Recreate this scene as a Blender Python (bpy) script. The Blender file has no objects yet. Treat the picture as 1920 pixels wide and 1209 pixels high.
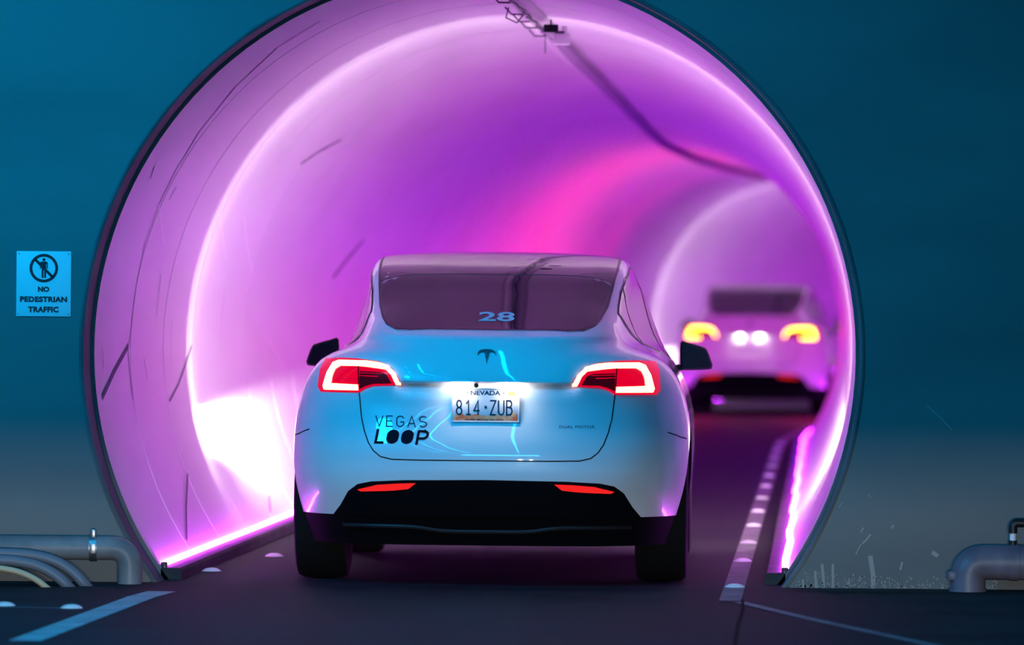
import bpy, bmesh, math, random
import numpy as np
from mathutils import Vector, Matrix
from mathutils.bvhtree import BVHTree
from mathutils.geometry import delaunay_2d_cdt

random.seed(7)
SC = bpy.context.scene
COL = SC.collection
PI = math.pi
R_ = math.radians

# ------------------------------------------------------------------ camera
FPX, HZ, CAMH, ROLL = 10800.0, 565.0, 1.35, R_(0.5)
cd = bpy.data.cameras.new('camera')
cd.sensor_width = 36.0
cd.lens = 36.0 * FPX / 1920.0
cd.shift_y = -(604.5 - HZ) / 1920.0
cd.clip_end = 400
cd.dof.use_dof = True
cd.dof.focus_distance = 27.8
cd.dof.aperture_fstop = 2.3
cam = bpy.data.objects.new('camera', cd)
COL.objects.link(cam)
cam.matrix_world = Matrix.Translation((0, 0, CAMH)) @ Matrix.Rotation(PI / 2, 4, 'X') @ Matrix.Rotation(ROLL, 4, 'Z')
SC.camera = cam

# ------------------------------------------------------------------ view, world
vs = SC.view_settings
vs.view_transform = 'Standard'
vs.look = 'None'
vs.gamma = 1.0
vs.exposure = 0.0
vs.use_curve_mapping = False
SC.cycles.use_denoising = True
SC.cycles.max_bounces = 14
SC.cycles.diffuse_bounces = 8
SC.cycles.sample_clamp_indirect = 12.0
wd = bpy.data.worlds.new('world')
SC.world = wd
wd.use_nodes = True
wd.node_tree.nodes['Background'].inputs[0].default_value = (0.05, 0.35, 0.6, 1)
wd.node_tree.nodes['Background'].inputs[1].default_value = 0.006

# ------------------------------------------------------------------ station lamps (in front of the portal, above and behind the frame)
CYAN = (0.0, 0.44, 1.0)
def area(name, loc, target, sx, sy, power, color, parent=None, spread=PI):
    l = bpy.data.lights.new(name, 'AREA')
    l.shape = 'RECTANGLE'; l.size = sx; l.size_y = sy
    l.energy = power; l.color = color; l.spread = spread
    o = bpy.data.objects.new(name, l); COL.objects.link(o)
    o.location = loc
    o.rotation_euler = (Vector(target) - Vector(loc)).to_track_quat('-Z', 'Y').to_euler()
    if parent: o.parent = parent
    return o
def beam_nodes(l, steps):
    """lamp optics: strength as a product of ramps over the vertical direction of the beam"""
    l.use_nodes = True; nt = l.node_tree; e = nt.nodes['Emission']
    g = nt.nodes.new('ShaderNodeNewGeometry'); sp = nt.nodes.new('ShaderNodeSeparateXYZ')
    nt.links.new(g.outputs['Incoming'], sp.inputs[0]); last = None
    for a, b, va, vb in steps:
        m = nt.nodes.new('ShaderNodeMapRange')
        for k, q in enumerate((a, b, va, vb)): m.inputs[k + 1].default_value = q
        nt.links.new(sp.outputs['Z'], m.inputs[0]); out = m.outputs[0]
        if last:
            mu = nt.nodes.new('ShaderNodeMath'); mu.operation = 'MULTIPLY'
            nt.links.new(last, mu.inputs[0]); nt.links.new(out, mu.inputs[1]); out = mu.outputs[0]
        last = out
    nt.links.new(last, e.inputs['Strength'])
def spot(name, loc, target, power, color, cone, blend, soft, steps=None, parent=None):
    l = bpy.data.lights.new(name, 'SPOT'); l.energy = power; l.color = color
    l.spot_size = cone; l.spot_blend = blend; l.shadow_soft_size = soft
    if steps: beam_nodes(l, steps)
    o = bpy.data.objects.new(name, l); COL.objects.link(o); o.location = loc
    o.rotation_euler = (Vector(target) - Vector(loc)).to_track_quat('-Z', 'Y').to_euler()
    if parent: o.parent = parent
    return o
# long cyan ceiling tubes running towards the portal
for lx in (-3.6, -2.7, -1.8, -.2):
    area('ceiling_tube_light', (lx, 17.4, 4.6), (lx, 17.4, 0), 0.06, 16.0, 125, CYAN)
# wide cyan wash lamp further back on the left
area('hall_wash_light', (-.4, 3.0, 3.8), (-0.3, 27.0, 1.5), 5.0, 1.4, 520, (.02, .46, 1.0))
# cyan wall washer near the portal, upper left, with its own lower cut-off
spot('wall_washer', (-4.6, 22.5, 4.2), (-0.3, 27.4, 1.6), 1150, CYAN, R_(110), .6, .7, [(-.60, -.47, .15, 1)])
# dipped headlights of the next car waiting behind
for hx in (-.2, 1.2):
    spot('waiting_headlight', (hx, -3.0, .74), (hx * .5 - .5, 27, .4), 4600, (1.0, .95, .88), R_(17), .7, .05, [(-.014, .001, 1, 0)])

# ------------------------------------------------------------------ helpers
def at(px, py, Y):
    """point at distance Y seen at photograph pixel (px, py)"""
    dx, dy = px - 960.0, py - HZ
    ux = dx * math.cos(ROLL) + dy * math.sin(ROLL)
    uy = -dx * math.sin(ROLL) + dy * math.cos(ROLL)
    return Vector((ux * Y / FPX, Y, CAMH - uy * Y / FPX))

def tag(o, label=None, cat=None, group=None, kind=None):
    if label: o['label'] = label
    if cat: o['category'] = cat
    if group: o['group'] = group
    if kind: o['kind'] = kind
    return o

def empty(name, loc=(0, 0, 0), rz=0, parent=None):
    o = bpy.data.objects.new(name, None); COL.objects.link(o)
    o.location = loc; o.rotation_euler = (0, 0, rz); o.empty_display_size = 0.1
    if parent: o.parent = parent
    return o

def mk(name, verts, faces, mat, parent=None, smooth=True, sharp=None):
    me = bpy.data.meshes.new(name)
    me.from_pydata([tuple(v) for v in verts], [], [tuple(f) for f in faces])
    me.validate()
    if smooth:
        me.polygons.foreach_set('use_smooth', [True] * len(me.polygons))
        if sharp: me.set_sharp_from_angle(angle=R_(sharp))
    if mat: me.materials.append(mat)
    me.update()
    o = bpy.data.objects.new(name, me); COL.objects.link(o)
    if parent: o.parent = parent
    return o

class MB:
    """collects shapes into one mesh"""
    def __init__(s): s.v = []; s.f = []
    def add(s, v, f):
        n = len(s.v); s.v += [tuple(p) for p in v]; s.f += [tuple(i + n for i in q) for q in f]
        return s
    def box(s, c, d, bev=0.0, rot=None):
        bm = bmesh.new(); bmesh.ops.create_cube(bm, size=1)
        for q in bm.verts: q.co = Vector((q.co.x * d[0], q.co.y * d[1], q.co.z * d[2]))
        if bev: bmesh.ops.bevel(bm, geom=bm.edges[:], offset=bev, segments=2, affect='EDGES', profile=0.5)
        M = Matrix.Translation(c) @ (rot.to_4x4() if rot else Matrix.Identity(4))
        bm.verts.ensure_lookup_table()
        for i, q in enumerate(bm.verts): q.index = i
        s.add([M @ q.co for q in bm.verts], [[q.index for q in f.verts] for f in bm.faces]); bm.free(); return s
    def tube(s, pts, r, n=10, cap=True):
        pts = [Vector(p) for p in pts]; rs = r if isinstance(r, (list, tuple)) else [r] * len(pts)
        v = []; f = []; up = None
        for i, p in enumerate(pts):
            t = (pts[min(i + 1, len(pts) - 1)] - pts[max(i - 1, 0)]).normalized()
            if up is None: up = Vector((0, 0, 1)) if abs(t.z) < 0.9 else Vector((0, 1, 0))
            a = t.cross(up).normalized(); b = a.cross(t).normalized(); up = b
            for k in range(n):
                w = 2 * PI * k / n; v.append(p + float(rs[i]) * (math.cos(w) * a + math.sin(w) * b))
        for i in range(len(pts) - 1):
            for k in range(n):
                f.append((i * n + k, i * n + (k + 1) % n, (i + 1) * n + (k + 1) % n, (i + 1) * n + k))
        if cap:
            f.append(tuple(range(n - 1, -1, -1))); f.append(tuple((len(pts) - 1) * n + k for k in range(n)))
        return s.add(v, f)
    def lathe(s, prof, axis_m, n=32, closed=False):
        """prof: (radius, height) pairs turned about local z, then moved by axis_m"""
        v = []; f = []; m = len(prof)
        for k in range(n):
            w = 2 * PI * k / n
            for r, h in prof: v.append(axis_m @ Vector((r * math.cos(w), r * math.sin(w), h)))
        for k in range(n):
            k2 = (k + 1) % n
            for i in range(m - (0 if closed else 1)):
                j = (i + 1) % m
                f.append((k * m + i, k2 * m + i, k2 * m + j, k * m + j))
        return s.add(v, f)
    def build(s, name, mat, parent=None, smooth=True, sharp=40):
        return mk(name, s.v, s.f, mat, parent, smooth, sharp)

def bend(points, rad=0.1, n=8):
    """polyline with rounded corners"""
    P = [Vector(p) for p in points]; out = [P[0]]
    for i in range(1, len(P) - 1):
        a = (P[i - 1] - P[i]); b = (P[i + 1] - P[i]); r = min(rad, a.length * 0.49, b.length * 0.49)
        A = P[i] + a.normalized() * r; B = P[i] + b.normalized() * r
        for k in range(n + 1):
            t = k / n; out.append((1 - t) ** 2 * A + 2 * t * (1 - t) * P[i] + t * t * B)
    out.append(P[-1]); return out

# ------------------------------------------------------------------ materials
def mat(name, col, rough=0.5, metal=0.0, spec=0.5, coat=0.0, emit=None, estr=0.0):
    m = bpy.data.materials.new(name); m.use_nodes = True
    b = m.node_tree.nodes['Principled BSDF']
    b.inputs['Base Color'].default_value = (*col, 1)
    b.inputs['Roughness'].default_value = rough
    b.inputs['Metallic'].default_value = metal
    b.inputs['Specular IOR Level'].default_value = spec
    b.inputs['Coat Weight'].default_value = coat
    b.inputs['Coat Roughness'].default_value = 0.03
    if emit:
        b.inputs['Emission Color'].default_value = (*emit, 1)
        b.inputs['Emission Strength'].default_value = estr
    return m

def noisy(m, c1, c2, scale=4.0, detail=6.0, stretch=(1, 1, 1), bump=0.0, bscale=60.0, lo=0.35, hi=0.65, rough=None):
    nt = m.node_tree; b = nt.nodes['Principled BSDF']
    tc = nt.nodes.new('ShaderNodeTexCoord'); mp = nt.nodes.new('ShaderNodeMapping')
    mp.inputs['Scale'].default_value = stretch
    nt.links.new(tc.outputs['Object'], mp.inputs['Vector'])
    n = nt.nodes.new('ShaderNodeTexNoise'); n.inputs['Scale'].default_value = scale; n.inputs['Detail'].default_value = detail
    nt.links.new(mp.outputs[0], n.inputs['Vector'])
    r = nt.nodes.new('ShaderNodeValToRGB')
    r.color_ramp.elements[0].position = lo; r.color_ramp.elements[0].color = (*c1, 1)
    r.color_ramp.elements[1].position = hi; r.color_ramp.elements[1].color = (*c2, 1)
    nt.links.new(n.outputs['Fac'], r.inputs[0]); nt.links.new(r.outputs[0], b.inputs['Base Color'])
    if rough:
        q = nt.nodes.new('ShaderNodeMapRange'); q.inputs[3].default_value = rough[0]; q.inputs[4].default_value = rough[1]
        nt.links.new(n.outputs['Fac'], q.inputs[0]); nt.links.new(q.outputs[0], b.inputs['Roughness'])
    if bump:
        n2 = nt.nodes.new('ShaderNodeTexNoise'); n2.inputs['Scale'].default_value = bscale; n2.inputs['Detail'].default_value = 4
        nt.links.new(tc.outputs['Object'], n2.inputs['Vector'])
        bp = nt.nodes.new('ShaderNodeBump'); bp.inputs['Strength'].default_value = bump; bp.inputs['Distance'].default_value = 0.004
        nt.links.new(n2.outputs['Fac'], bp.inputs['Height']); nt.links.new(bp.outputs[0], b.inputs['Normal'])
    return m

M_wall = noisy(mat('portal_concrete', (0.3, 0.3, 0.3), 0.75, spec=0.2), (0.145, 0.145, 0.14), (0.20, 0.20, 0.19), 0.9, 8, (0.5, 1, 1.6), bump=0.25, bscale=30)
M_collar = noisy(mat('collar_dark', (0.1, 0.1, 0.1), 0.7, spec=0.2), (0.11, 0.11, 0.115), (0.16, 0.16, 0.165), 3)  # dark collar tone, well below the lining
M_lining = noisy(mat('lining_paint', (0.8, 0.8, 0.8), 0.38, spec=0.45), (0.74, 0.74, 0.74), (0.82, 0.82, 0.82), 1.3, 5, (1.5, 0.25, 1.5))
M_seal = mat('joint_seal', (0.06, 0.06, 0.07), 0.7)
M_scuff = mat('scuff', (0.10, 0.08, 0.14), 0.7)
M_asph = noisy(mat('asphalt', (0.05, 0.05, 0.05), 0.75, spec=0.08), (0.017, 0.018, 0.021), (0.036, 0.037, 0.040), 2.2, 8, bump=0.35, bscale=120, rough=(0.55, 0.8))
M_paint = noisy(mat('road_paint', (0.7, 0.7, 0.7), 0.6), (0.35, 0.35, 0.35), (0.55, 0.55, 0.55), 6, 6)
M_paintworn = noisy(mat('road_paint_worn', (0.3, 0.3, 0.3), 0.65), (0.12, 0.12, 0.12), (0.24, 0.24, 0.24), 6, 8)
M_dot = mat('marker_ceramic', (0.85, 0.85, 0.83), 0.25)
M_curb = noisy(mat('curb_concrete', (0.05, 0.05, 0.05), 0.8, spec=0.2), (0.03, 0.03, 0.035), (0.05, 0.05, 0.055), 5)
M_crack = mat('crack', (0.008, 0.008, 0.01), 0.9, spec=0.1)
M_lime = mat('lime_deposit', (0.33, 0.31, 0.29), 0.9, spec=0.1)
M_pipe = noisy(mat('pipe_grey', (0.4, 0.4, 0.42), 0.45, spec=0.4), (0.16, 0.165, 0.17), (0.24, 0.245, 0.25), 7, 6)
M_pipe2 = noisy(mat('pipe_dark', (0.2, 0.2, 0.24), 0.45, spec=0.4), (0.10, 0.09, 0.12), (0.17, 0.15, 0.19), 6, 6)
M_conduit = mat('conduit_grey', (0.17, 0.19, 0.22), 0.5)
M_beige = mat('conduit_beige', (0.62, 0.50, 0.30), 0.5)
M_steel = mat('steel', (0.45, 0.45, 0.45), 0.35, 0.9)
M_black = mat('black_plastic', (0.012, 0.012, 0.014), 0.45, spec=0.35)
M_blackbox = mat('black_box', (0.004, 0.012, 0.016), 0.6, spec=0.2)
M_white = mat('white_plastic', (0.8, 0.78, 0.8), 0.5)
M_wire = mat('wire_dark', (0.05, 0.035, 0.09), 0.6)
M_cable = mat('cable_dark', (0.34, 0.26, 0.40), 0.8, spec=.2)
M_sign = mat('sign_white', (0.86, 0.88, 0.88), 0.45, spec=0.3)
M_signink = mat('sign_black', (0.01, 0.01, 0.015), 0.6)
M_signred = mat('sign_red', (0.16, 0.010, 0.014), 0.6)
M_car = mat('pearl_white_paint', (0.87, 0.87, 0.88), 0.35, spec=0.5, coat=1.0)
M_glass = mat('tinted_glass', (0.008, 0.003, 0.014), 0.04, spec=0.3)
M_sglass = mat('side_glass', (0.02, 0.012, 0.025), 0.05, spec=0.9)
M_trim = mat('window_trim', (0.01, 0.01, 0.012), 0.35)
M_gap = mat('panel_gap', (0.006, 0.008, 0.012), 0.8, spec=0.1)
M_diff = mat('bumper_plastic', (0.004, 0.004, 0.006), 0.7, spec=0.05)
M_tyre = mat('tyre_rubber', (0.008, 0.008, 0.009), 0.85, spec=0.1)
M_rim = mat('rim_grey', (0.12, 0.12, 0.13), 0.35, 0.8)
M_lens = mat('lamp_lens', (0.28, 0.0, 0.012), 0.12, emit=(1.0, 0.0, 0.03), estr=0.75)
M_lensdark = mat('lamp_inner', (0.07, 0.004, 0.012), 0.15, emit=(1.0, 0.0, 0.04), estr=0.03)
M_band = mat('lamp_band', (0.8, 0.2, 0.1), 0.3, emit=(1.0, 0.56, 0.30), estr=3.0)
M_bandfar = mat('lamp_band_far', (0.8, 0.2, 0.1), 0.3, emit=(1.0, 0.32, 0.015), estr=14.0)
M_refl = mat('red_reflector_glow', (0.5, 0.0, 0.01), 0.2, emit=(1.0, 0.02, 0.015), estr=0.85)  # emission stands in for light thrown back by the unlit reflectors
M_chrome = mat('dark_chrome', (0.05, 0.06, 0.07), 0.2, 0.9)
M_ink = mat('vinyl_dark', (0.002, 0.008, 0.02), 0.7, spec=0.08)
M_inkthin = mat('vinyl_grey', (0.01, 0.07, 0.11), 0.7, spec=0.1)
M_num = mat('vinyl_number', (0.62, 0.72, 0.80), 0.5)
M_plate = mat('plate_white', (0.86, 0.82, 0.88), 0.5)
M_platepic = noisy(mat('plate_picture', (0.6, 0.3, 0.1), 0.5), (0.95, 0.16, 0.05), (1.0, 0.55, 0.30), 22, 3)
M_plateink = mat('plate_ink', (0.01, 0.012, 0.04), 0.5)
M_sticker = mat('sticker_yellow', (0.75, 0.75, 0.05), 0.5)
M_platelamp = mat('plate_lamp', (1, 1, 1), 0.3, emit=(1.0, 0.93, 0.82), estr=14.0)
M_headlens = mat('headlight_lens', (0.5, 0.5, 0.52), 0.1)
M_mirror = mat('mirror_glass', (0.012, 0.006, 0.016), 0.15, 0.0, spec=0.2)

# glowing floor-level light strips; the lamps change colour along the tunnel
M_led = bpy.data.materials.new('led_tube'); M_led.use_nodes = True
nt = M_led.node_tree; nt.nodes.remove(nt.nodes['Principled BSDF'])
em = nt.nodes.new('ShaderNodeEmission'); em.inputs['Strength'].default_value = 34.0
tc = nt.nodes.new('ShaderNodeTexCoord'); sx = nt.nodes.new('ShaderNodeSeparateXYZ')
mr = nt.nodes.new('ShaderNodeMapRange'); mr.inputs[1].default_value = 27.4; mr.inputs[2].default_value = 107.4
rp = nt.nodes.new('ShaderNodeValToRGB')
rp.color_ramp.elements[0].position = 0.0; rp.color_ramp.elements[0].color = (0.86, 0.085, 1.22, 1)
rp.color_ramp.elements[1].position = 1.0; rp.color_ramp.elements[1].color = (0.60, 0.04, 0.9, 1)
for pos, c in ((0.12, (0.94, 0.05, 1.15)), (0.25, (0.48, 0.02, 1.2)), (0.40, (0.46, 0.014, 1.05)), (0.55, (0.58, 0.02, 0.95))):
    e = rp.color_ramp.elements.new(pos); e.color = (*c, 1)
nt.links.new(tc.outputs['Object'], sx.inputs[0]); nt.links.new(sx.outputs['Y'], mr.inputs[0])
nt.links.new(mr.outputs[0], rp.inputs[0]); nt.links.new(rp.outputs[0], em.inputs[0])
nt.links.new(em.outputs[0], nt.nodes['Material Output'].inputs[0])

# ------------------------------------------------------------------ the setting
Y0 = 27.4            # portal plane
RIN, RPORT, CZ = 1.83, 1.847, 1.10
YEND = 128.0
def cx(Y):           # plan of the tunnel: straight, then turning right
    t = Y - Y0
    return -0.19 + 0.054 * t + (0.003 * (t - 26) ** 2 if t > 26 else 0.0)
def slope(Y): return (cx(Y + 0.05) - cx(Y - 0.05)) / 0.1

# hall floor and tunnel floor
f = MB()
f.add([(-9, -4, 0), (9, -4, 0), (9, Y0 + 0.3, 0), (-9, Y0 + 0.3, 0)], [(0, 1, 2, 3)])
v = []; ff = []
ys = np.arange(Y0 + 0.3, YEND + 0.1, 1.0)
for i, y in enumerate(ys): v += [(cx(y) - 1.6, y, 0), (cx(y) + 1.6, y, 0)]
for i in range(len(ys) - 1): ff.append((2 * i, 2 * i + 1, 2 * i + 3, 2 * i + 2))
f.add(v, ff)
floor = tag(f.build('floor', M_asph, smooth=False), 'dark asphalt roadway running from the station floor into the tunnel', kind='structure')

# portal wall with the round opening
def portal_wall():
    x0, x1, zt = -8.0, 8.0, 6.0
    c = (-0.19, CZ); a0 = math.asin(-CZ / (RPORT + 0.03))
    angs = list(np.linspace(a0, PI - a0, 129))
    for qx, qz in ((x1, 0), (x1, zt), (x0, zt), (x0, 0)):
        angs.append(math.atan2(qz - c[1], qx - c[0]) % (2 * PI) if qx < 0 or qz > 0 else math.atan2(qz - c[1], qx - c[0]))
    angs = [a - 2 * PI if a > 1.5 * PI else a for a in angs]
    angs = sorted(a for a in angs if a0 - 1e-6 <= a <= PI - a0 + 1e-6)
    rings = []
    for a in angs:
        d = (math.cos(a), math.sin(a)); ts = []
        if d[0] > 1e-9: ts.append((x1 - c[0]) / d[0])
        if d[0] < -1e-9: ts.append((x0 - c[0]) / d[0])
        if d[1] > 1e-9: ts.append((zt - c[1]) / d[1])
        if d[1] < -1e-9: ts.append((0 - c[1]) / d[1])
        t = min(ts)
        P = lambda r, y: (c[0] + r * d[0], y, max(c[1] + r * d[1], 0.0))
        rings.append([P(t, Y0 + 0.3), P(t, Y0), P(RPORT + 0.02, Y0), P(RPORT + 0.02, Y0 + 0.03)])
    m = len(rings[0]); v = [p for r in rings for p in r]; fs = []
    for i in range(len(rings) - 1):
        for k in range(m - 1): fs.append((i * m + k, i * m + k + 1, (i + 1) * m + k + 1, (i + 1) * m + k))
    return mk('wall_front', v, fs, M_wall, smooth=True, sharp=30)
wall = tag(portal_wall(), 'flat concrete portal wall washed in blue light around the tunnel mouth', kind='structure')

def ring_band(sections, n=96):
    """sections: (Y, radius); arc above the floor"""
    v = []; fs = []
    for y, r in sections:
        a0 = math.asin(-(CZ + 0.03) / r)
        for k in range(n + 1):
            a = a0 + (PI - 2 * a0) * k / n
            v.append((cx(y) + r * math.cos(a), y, CZ + r * math.sin(a)))
    for i in range(len(sections) - 1):
        for k in range(n):
            p = i * (n + 1) + k
            fs.append((p, p + 1, p + n + 2, p + n + 1))
    return v, fs
LIN0 = Y0 + 0.27
collar = mk('portal_collar', *ring_band([(Y0 + 0.02, RPORT + 0.022), (Y0 - 0.004, RPORT + 0.022), (Y0 - 0.006, RPORT + 0.012), (Y0 + 0.004, RPORT), (LIN0, RPORT), (LIN0, RIN - 0.001)]), M_collar, wall, sharp=40)  # dark front rim stands in for the soft shadow edge round the opening
tag(collar, 'dark collar inside the tunnel mouth, its front rim a coloured-in shadow edge')

lining = empty('wall_tunnel', (0, 0, 0)); tag(lining, 'round white tunnel lining lit purple, bending to the right', kind='structure')
RW = 1.45; y = LIN0; k = 0
while y < YEND:
    g = 0.014 if k < 3 else 0.010
    sec = ([(y + g, RIN + 0.02), (y + g, RIN)] if k else [(y, RIN)]) + [(y + RW * q, RIN) for q in (0.25, 0.5, 0.75)] + [(y + RW - g, RIN), (y + RW - g, RIN + 0.02)]
    mk('lining_ring', *ring_band(sec), M_lining, lining, sharp=50)
    y += RW; k += 1
mk('joint_seal', *ring_band([(q, RIN + 0.018) for q in np.arange(LIN0, YEND + 0.5, 0.725)]), M_seal, lining)

def on_lining(px, py, inset=0.0035):
    Y = LIN0; d = 0.004
    while Y < 120:
        p = at(px, py, Y)
        if (p.x - cx(Y)) ** 2 + (p.z - CZ) ** 2 >= (RIN - inset) ** 2: return p
        Y += d
    return at(px, py, 120)
def ribbon(name, pts, widths, mt, parent, nrm=None):
    """flat narrow strip facing the camera along points that lie on a surface"""
    v = []; fs = []
    for i, p in enumerate(pts):
        t = (pts[min(i + 1, len(pts) - 1)] - pts[max(i - 1, 0)]).normalized()
        n_ = nrm(p) if nrm else Vector((0, -1, 0))
        s = t.cross(n_).normalized()
        w = widths if not isinstance(widths, (list, tuple)) else widths[i]
        v += [p - s * w / 2, p + s * w / 2]
    for i in range(len(pts) - 1): fs.append((2 * i, 2 * i + 1, 2 * i + 3, 2 * i + 2))
    return mk(name, v, fs, mt, parent)
def nline(p): return Vector((cx(p.y) - p.x, 0, CZ - p.z)).normalized()
def dens(pl, n=6):
    o = []
    for (a, b), (c, d) in zip(pl[:-1], pl[1:]):
        for q in range(n): o.append((a + (c - a) * q / n, b + (d - b) * q / n))
    return o + [pl[-1]]
scuffs = [([(352, 888), (349, 950), (350, 1012)], .016), ([(241, 648), (215, 695), (192, 745)], .030), ([(240, 650), (243, 690), (250, 750)], .022),
          ([(331, 350), (318, 374)], .022), ([(300, 380), (330, 320), (372, 250), (440, 165), (520, 90), (600, 40)], .026), ([(300, 380), (272, 455), (255, 540), (246, 620), (243, 650)], .016),
          ([(290, 312), (282, 336)], .012), ([(302, 514), (294, 590)], .014), ([(682, 450), (648, 490), (625, 520)], .026), ([(564, 307), (600, 283), (640, 262)], .02),
          ([(360, 648), (335, 720), (318, 752)], .014), ([(660, 110), (650, 116)], .022), ([(570, 178), (554, 192)], .014), ([(322, 600), (321, 680)], .010), ([(505, 930), (507, 960)], .012),
          ([(1210, 105), (1245, 118)], .016), ([(1165, 92), (1185, 97)], .012), ([(192, 650), (195, 690)], .012), ([(270, 672), (277, 712)], .010)]
for pl, w in scuffs:
    ribbon('scuff_mark', [on_lining(*q) for q in dens(pl)], w, M_scuff, lining, nline)
chips = [([(458, 405), (463, 460), (473, 510)], .012), ([(411, 400), (425, 490)], .010), ([(410, 520), (404, 595)], .010), ([(505, 635), (540, 705)], .010), ([(290, 845), (310, 905), (328, 940)], .009),
         ([(284, 953), (292, 975)], .012), ([(370, 957), (400, 1008)], .009), ([(298, 384), (303, 420), (309, 455)], .007), ([(460, 880), (480, 920)], .010)]
M_chip = mat('chip_white', (0.95, 0.93, 0.95), 0.3)
for pl, w in chips:
    ribbon('paint_chip', [on_lining(*q) for q in dens(pl)], w, M_chip, lining, nline)

# low curbs under the light strips
def curb(name, sgn):
    v = []; fs = []
    ys = list(np.arange(LIN0, YEND, 0.8))
    for y in ys:
        e = cx(y) + sgn * 1.50; i = cx(y) + sgn * 1.40
        v += [(e, y, 0.0), (e, y, 0.055), (i + sgn * 0.012, y, 0.055), (i, y, 0.043), (i, y, 0.0)]
    for k in range(len(ys) - 1):
        for q in range(4): fs.append((k * 5 + q, k * 5 + q + 1, k * 5 + q + 6, k * 5 + q + 5))
    fs.append((0, 1, 2, 3, 4))
    return mk(name, v, fs, M_curb, smooth=False)
tag(curb('trim_left', -1), 'low dark curb along the left tunnel wall', kind='structure')
tag(curb('trim_right', 1), 'low dark curb along the right tunnel wall', kind='structure')

# painted lines and the pavement crack are parts of the floor
def flat_strip(name, pts, w, mt, z=0.003):
    v = []; fs = []
    for i, p in enumerate(pts):
        a = Vector(pts[max(i - 1, 0)]); b = Vector(pts[min(i + 1, len(pts) - 1)])
        d = (b - a).normalized(); s = Vector((d.y, -d.x)) * w / 2
        for q in (p[0] - s.x, p[1] - s.y), (p[0] + s.x, p[1] + s.y): v.append((q[0], q[1], z))
    for i in range(len(pts) - 1): fs.append((2 * i, 2 * i + 1, 2 * i + 3, 2 * i + 2))
    return mk(name, v, fs, mt, floor, smooth=False)
tag(flat_strip('lane_stripe', [(-1.60, 26.5), (-1.66, 26.0), (-1.90, 22.6)], 0.13, M_paint), 'blue-lit painted stripe at lower left')
flat_strip('lane_stripe', [(1.04, 26.0), (1.30, 24.6), (1.75, 22.5)], 0.06, M_paintworn)
flat_strip('lane_stripe', [(cx(q) + 1.26, q) for q in [26.1] + list(np.arange(27, YEND, 2.0))], 0.10, M_paintworn)
flat_strip('lane_stripe', [(-3.4, 25.22), (-2.2, 25.05), (-1.92, 25.0)], 0.02, M_paint)
flat_strip('pavement_joint', [(1.06, 26.2), (1.03, 25.4), (0.95, 24.0), (0.88, 22.5)], 0.014, M_crack, 0.004)
flat_strip('pavement_joint', [(-9, 26.95), (-1.6, 27.05), (1.4, 27.0), (9, 26.95)], 0.02, M_crack, 0.0045)

# scratches, drips and lime on the wall, right of the opening
c7 = lambda x, y: at(1300 + x / 2.692, 760 + y / 2.692, Y0 - 0.002)
for pl, w in [([(905, 958), (908, 860), (893, 758)], .022), ([(705, 955), (704, 800)], .012), ([(662, 945), (650, 800)], .014), ([(622, 935), (615, 835)], .012), ([(850, 700), (872, 680), (895, 650)], .010),
              ([(1305, 122), (1250, 65), (1180, 0)], .006), ([(845, 642), (860, 616)], .008), ([(1000, 620), (1012, 604)], .010), ([(820, 752), (850, 692)], .006), ([(735, 515), (755, 490)], .005),
              ([(1045, 830), (1055, 790)], .010), ([(880, 445), (895, 465)], .005), ([(1205, 740), (1235, 760)], .02), ([(560, 945), (552, 880)], .010), ([(760, 950), (790, 880)], .006)]:
    ribbon('scratch_mark', [c7(*q) for q in dens(pl, 2)], w, M_lime, wall)
lime = MB(); rr = random.Random(3)
for q in range(420):
    X = 1.24 + (rr.random() ** 1.5) * 1.1; zz = .004 + (rr.random() ** 2.2) * (.075 - .03 * (X - 1.24)); w = .0012 + rr.random() * .0035; hh = .0015 + rr.random() * .011
    if (X + .19) ** 2 + (zz - CZ) ** 2 < (RPORT + .05) ** 2: continue
    lime.add([(X - w, Y0 - .0025, zz - hh * .3), (X + w, Y0 - .0025, zz - hh * .2), (X + w * .6, Y0 - .0025, zz + hh), (X - w * .7, Y0 - .0025, zz + hh * .8)], [(0, 1, 2, 3)])
lm = lime.build('lime_deposit', M_lime, wall, smooth=False); lm['kind'] = 'stuff'

# ------------------------------------------------------------------ light strips at the foot of the walls
def strip(sgn, label):
    root = empty('light_strip', (cx(Y0 + .4) + sgn * 1.42, Y0 + .4, 0))
    tag(root, label, 'light strip', 'glowing strips along the tunnel base')
    ys = np.arange(LIN0 + 0.12, YEND, 0.6); rr = random.Random(5 + sgn); pts = []
    for i, y in enumerate(ys):
        z = 0.075 + (0.012 * math.sin(y * 1.7) if sgn > 0 else 0)
        off = math.sqrt(RIN ** 2 - (CZ - z) ** 2) - 0.022
        pts.append(Vector((cx(y) + sgn * off + rr.uniform(-.004, .004), y, z)) - root.location)
    M = MB().tube(pts, 0.013, 7)
    o = M.build('led_tube', M_led, root, sharp=None)
    # keep the colour ramp in tunnel distance: object coordinates start at the strip's base
    for vtx in o.data.vertices: vtx.co += root.location
    o.location = -root.location
    e = pts[0]
    MB().box(e + Vector((0, -0.035, -0.01)), (0.03, 0.05, 0.03), 0.005).build('end_connector', M_black, root)
    MB().tube([e + Vector((0, -0.05, -0.01)), e + Vector((-sgn * .01, -0.08, -0.03)), e + Vector((-sgn * .03, -0.06, -0.05)), e + Vector((-sgn * .02, -0.03, -0.07))], 0.004, 6).build('lead_wire', M_beige, root)
    return root
strip(-1, 'white-pink glowing strip light along the foot of the left tunnel wall')
strip(1, 'wavy white-pink glowing strip light along the foot of the right tunnel wall')

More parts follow.
